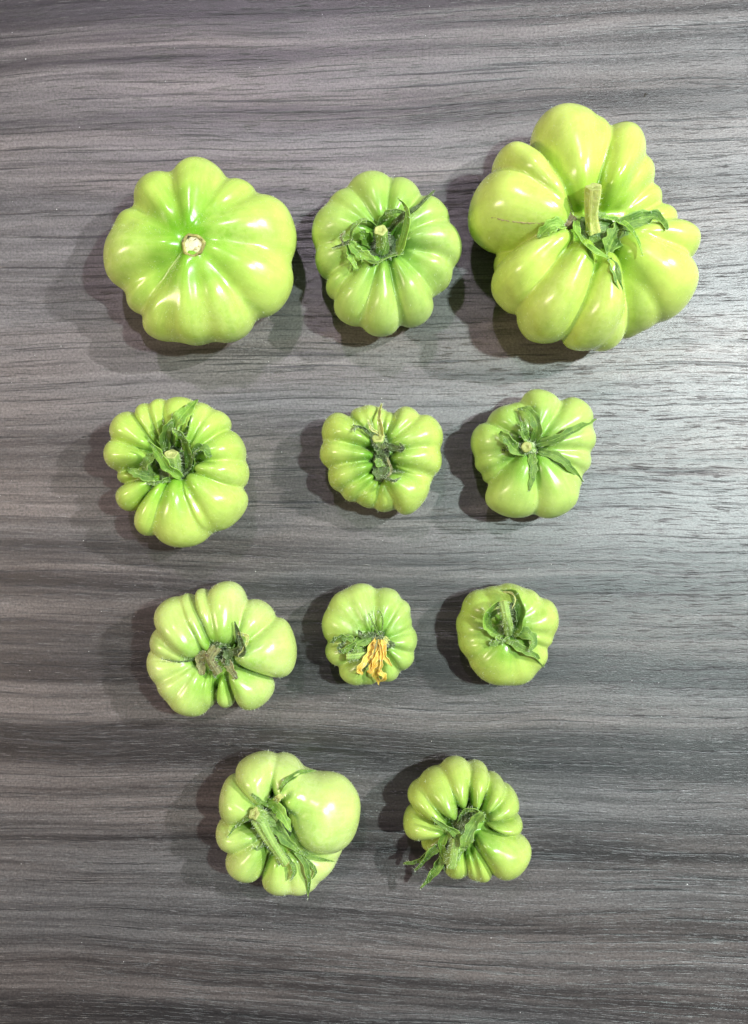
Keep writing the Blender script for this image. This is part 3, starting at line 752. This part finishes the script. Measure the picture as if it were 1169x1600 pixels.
def calyx_8(c):
    c.disc('k', 590, 650, 95, 3, 6, 2.0)
    c.tube('stem', 's', [(560, 770), (460, 790), (362, 798)], 34, (14, 16, 16), (.8, 1.05), .12, .6, cap='c')
    S_ = c.sepal
    S_('g', [(620, 590), (520, 640), (410, 690), (300, 745)], 62, (8, 14, 10), (0, 30), .5, .5, .3)
    S_('k', [(610, 590), (510, 600), (470, 552)], 34, (10, 18, 18), (0, 40), .5, .4, .3)
    S_('g', [(430, 650), (320, 610), (215, 665)], 44, (12, 14, 12), (0, 40), .5, .4, .35)
    S_('k', [(350, 650), (300, 700), (295, 762)], 32, (12, 12, 8), (0, 40), .5, .4, .3)
    S_('g', [(560, 680), (470, 720), (420, 760)], 50, (8, 14, 12), (0, 20), .5, .5, .3)
    S_('g', [(655, 610), (610, 500), (585, 440), (570, 412)], 13, (14, 16, 14), (0, 60), .6, name='tendril')
    S_('g', [(670, 610), (692, 480), (672, 385), (640, 378), (650, 400)], 10, (14, 16, 16), (0, 60), .6, name='tendril')
    S_('k', [(720, 700), (760, 690), (800, 680)], 42, (8, 12, 8), (0, 40), .5, .5, .3)
    S_('k', [(600, 600), (640, 620), (690, 600)], 30, (10, 18, 18), (0, 40), .5, .4, .3)
    pk = dict(name='petal', hair=0)
    S_('r', [(640, 630), (570, 750), (500, 860), (455, 940)], 42, (18, 24, 14), (-10, 40), .6, .35, .3, **pk)
    S_('r', [(480, 900), (480, 930), (505, 955)], 26, (16, 16, 12), (0, 40), .5, .4, .3, **pk)
    S_('r', [(660, 640), (650, 770), (600, 870), (565, 945)], 50, (20, 30, 22), (20, -20), .5, .4, .3, **pk)
    S_('r', [(650, 780), (620, 900), (655, 1050)], 48, (26, 24, 14), (-20, 30), .6, .15, .3, **pk)
    S_('r', [(690, 640), (700, 770), (775, 885)], 40, (20, 24, 16), (10, -30), .5, .05, .2, **pk)
    S_('r', [(640, 900), (700, 980), (665, 1025)], 32, (22, 20, 16), (0, 50), .5, .4, .3, **pk)
    S_('r', [(620, 660), (610, 780), (560, 860)], 36, (24, 28, 20), (40, 10), .6, .3, .3, **pk)
    S_('r', [(655, 700), (610, 840), (585, 930)], 26, (28, 30, 24), (60, 10), .9, .1, .4, **pk)
    S_('r', [(665, 660), (690, 760), (680, 860), (640, 960)], 24, (28, 30, 24), (-50, 20), .9, .1, .4, **pk)
    S_('o', [(640, 640), (615, 740), (575, 830)], 7, (30, 32, 26), (0, 60), .9, .1, .4, **pk)
    S_('y', [(700, 615), (730, 650), (755, 680)], 30, (16, 14, 10), (0, 20), .4, .4, .2)
    S_('k', [(560, 830), (530, 890), (430, 912)], 13, (22, 16, 10), (0, 60), .6)
    c.fuzz(0.013, (1.5, 4.0))
def calyx_9(c):
    c.disc('g', 540, 540, 120, 0, 5, 3.0)
    c.tube('stem', 's', [(615, 570), (590, 430), (562, 292)], 36, (6, 34, 40), (1.1, 1.0), .15, 1.2, cap='y')
    S_ = c.sepal
    S_('b', [(480, 610), (400, 500), (420, 380), (530, 300)], 50, (6, 26, 36), (-50, -40), .2, .6)
    S_('g', [(560, 620), (440, 560), (430, 440), (540, 360)], 50, (2, 12, 26), (-40, -30), .2, .6)
    S_('g', [(650, 600), (720, 470), (720, 320), (640, 210), (540, 185)], 74, (6, 24, 26), (30, 55), .4, .25)
    S_('k', [(610, 560), (660, 430), (640, 300)], 50, (4, 16, 22), (20, 40), .4, .3)
    S_('y', [(560, 205), (640, 215), (672, 280), (640, 365)], 12, (26, 30, 22), (0, 60), .6)
    S_('g', [(590, 650), (720, 725), (840, 780), (932, 885)], 46, (6, 10, 6), (15, 40), .7, .3)
    S_('g', [(660, 560), (790, 590), (835, 660), (790, 745)], 74, (6, 14, 14), (10, 60), .35, .35)
    S_('g', [(520, 600), (490, 660), (430, 665)], 44, (6, 10, 8), (0, 40), .5, .5, .25)
    S_('g', [(620, 620), (560, 650), (500, 640)], 40, (4, 8, 10), (20, 40), .4, .6)
    c.fuzz(0.010, (1.5, 4.0))
def calyx_10(c):
    c.disc('k', 560, 560, 90, 4, 8, 3.0)
    c.tube('stem', 's', [(400, 500), (480, 650), (592, 822)], 32, (20, 26, 18), (1.4, .8), .15, 1.5, cap='t', caplabel='orange brown stem tip')
    c.tube('pedicel', 's', [(560, 560), (460, 520), (378, 482)], 44, (8, 18, 24), (.9, .9), .15, 1.5, cap='c')
    S_ = c.sepal
    S_('b', [(470, 395), (560, 470), (625, 605)], 52, (14, 30, 26), (-10, 20), .3, .1)
    S_('g', [(510, 390), (580, 285), (690, 205), (795, 190)], 24, (10, 8, 2), (20, 40), .6)
    S_('y', [(515, 400), (540, 380), (572, 352)], 26, (16, 20, 14), (0, 20), .5, .5)
    S_('g', [(340, 500), (260, 560), (193, 642)], 17, (12, 10, 6), (0, 40), .5)
    S_('g', [(460, 660), (410, 715), (362, 708)], 17, (12, 8, 6), (0, 40), .5)
    S_('g', [(560, 650), (740, 765), (922, 806)], 20, (10, 8, 6), (0, 40), .5)
    S_('g', [(560, 620), (690, 760), (740, 900), (742, 1052)], 28, (12, 10, 8), (0, 40), .6)
    S_('g', [(720, 780), (790, 860), (770, 925)], 17, (10, 10, 6), (0, 40), .5)
    S_('g', [(600, 760), (648, 860), (625, 932)], 22, (10, 10, 6), (0, 40), .6, .3)
    S_('g', [(470, 470), (560, 620), (680, 740)], 46, (10, 22, 14), (10, 30), .5, .3)
    S_('g', [(360, 350), (430, 400), (500, 450)], 18, (4, 12, 16), (0, 30), .5, .3)
    c.fuzz(0.012, (1.5, 4.0))
def calyx_11(c):
    c.disc('k', 590, 590, 85, 3, 6, 2.0)
    c.tube('stem', 's', [(530, 690), (510, 790), (490, 905)], 34, (22, 24, 22), (1.1, 1.05), .1, 1.2, cap='t', caplabel='pale orange dried stem tip')
    S_ = c.sepal
    S_('g', [(590, 770), (600, 700), (655, 600), (720, 510)], 56, (34, 36, 26), (0, 20), .35, .6)
    S_('g', [(610, 770), (530, 670), (430, 600), (348, 546)], 36, (34, 28, 18), (10, 20), .4, .15)
    S_('g', [(540, 580), (580, 500), (660, 490), (740, 530)], 34, (8, 18, 14), (-40, -40), .4, .5)
    S_('b', [(470, 640), (430, 740), (445, 830), (470, 900)], 38, (16, 24, 20), (-20, -40), .5, .3)
    S_('g', [(440, 720), (330, 810), (225, 935)], 44, (14, 14, -4), (10, 40), .5, .2)
    S_('g', [(420, 730), (280, 845), (143, 885)], 34, (10, 6, -10), (0, 30), .6, .15)
    S_('g', [(440, 780), (370, 930), (265, 1062)], 46, (10, 8, -10), (0, 40), .6, .3)
    S_('k', [(440, 800), (430, 880), (450, 940)], 30, (4, 4, 0), (0, 40), .5, .4)
    S_('b', [(590, 760), (560, 810), (545, 860)], 15, (24, 18, 12), (0, 40), .5)
    S_('k', [(560, 620), (620, 580), (630, 500)], 40, (4, 12, 16), (20, 40), .4, .5)
    c.fuzz(0.012, (1.5, 4.0))
def build(i):
    sp = dict(SPEC[i]); lab = sp.pop('label'); mt = sp.pop('mat')
    fr = Fruit(**sp)
    org = np.array([fr.cen[0], fr.cen[1], 0.0])
    e = bpy.data.objects.new('tomato', None); col.objects.link(e); e.empty_display_size = 0.01
    e.location = Vector(org * S)
    e['label'] = lab; e['category'] = 'tomato'; e['group'] = 'green tomatoes in four rows'
    make_body(fr, M_flesh[mt], e, org)
    globals()['calyx_%d' % i](Calyx(fr, e, org, 100 + i))
    return fr, e, org
FR = {i: build(i) for i in SPEC}

# ------------------------------------------------------------------ small bits on the table
def crumb(name, label, cat, px, py, z, size, n, seed, on=None):
    rng = random.Random(seed); v = []; f = []
    c = P(px, py, z) if on is None else on
    for _ in range(n):
        q_ = c + np.array([rng.gauss(0, size), rng.gauss(0, size * .8), size * .25 * rng.random() + size * .3]); b = len(v)
        d = size * rng.uniform(.4, .9)
        v += [q_ + d * np.array(a) * rng.uniform(.6, 1.2) for a in ((1, 0, 0), (0, 1, 0), (-1, 0, 0), (0, -1, 0), (0, 0, .5), (0, 0, -.4))]
        f += [(b, b + 1, b + 4), (b + 1, b + 2, b + 4), (b + 2, b + 3, b + 4), (b + 3, b, b + 4), (b + 1, b, b + 5), (b + 2, b + 1, b + 5), (b + 3, b + 2, b + 5), (b, b + 3, b + 5)]
    o = mesh_obj(name, v, f, LM['dark'], smooth=False)
    o['label'] = label; o['category'] = cat
    return o
crumb('crumb', 'tiny black speck lying on the bare table at the upper right', 'crumb', 1008, 148, 0, 1.8, 5, 3)
crumb('crumb', 'black dirt crumb on the star-calyxed tomato beside its left sepal', 'crumb', 0, 0, 0, 2.2, 8, 5, FR[6][0].on(380, 540, 0.5))
rng = np.random.default_rng(5)
dv = []; df = []
for _ in range(260):
    x = rng.uniform(-620, 620); y = rng.uniform(-820, 820); s_ = rng.uniform(.35, .95) * (1.5 if rng.random() < .08 else 1); b = len(dv)
    dv += [(x + s_ * a[0] * rng.uniform(.6, 1.6), y + s_ * a[1] * rng.uniform(.6, 1.4), .2 + s_ * a[2] * .5) for a in ((1, 0, 0), (-.5, .87, 0), (-.5, -.87, 0), (0, 0, 1))]
    df += [(b, b + 1, b + 3), (b + 1, b + 2, b + 3), (b + 2, b, b + 3)]
dm = NT('white_dust'); dm.b.inputs['Base Color'].default_value = (0.62, 0.62, 0.6, 1); dm.b.inputs['Roughness'].default_value = 0.6
dust = mesh_obj('dust', dv, df, dm.m, smooth=False); dust['kind'] = 'stuff'
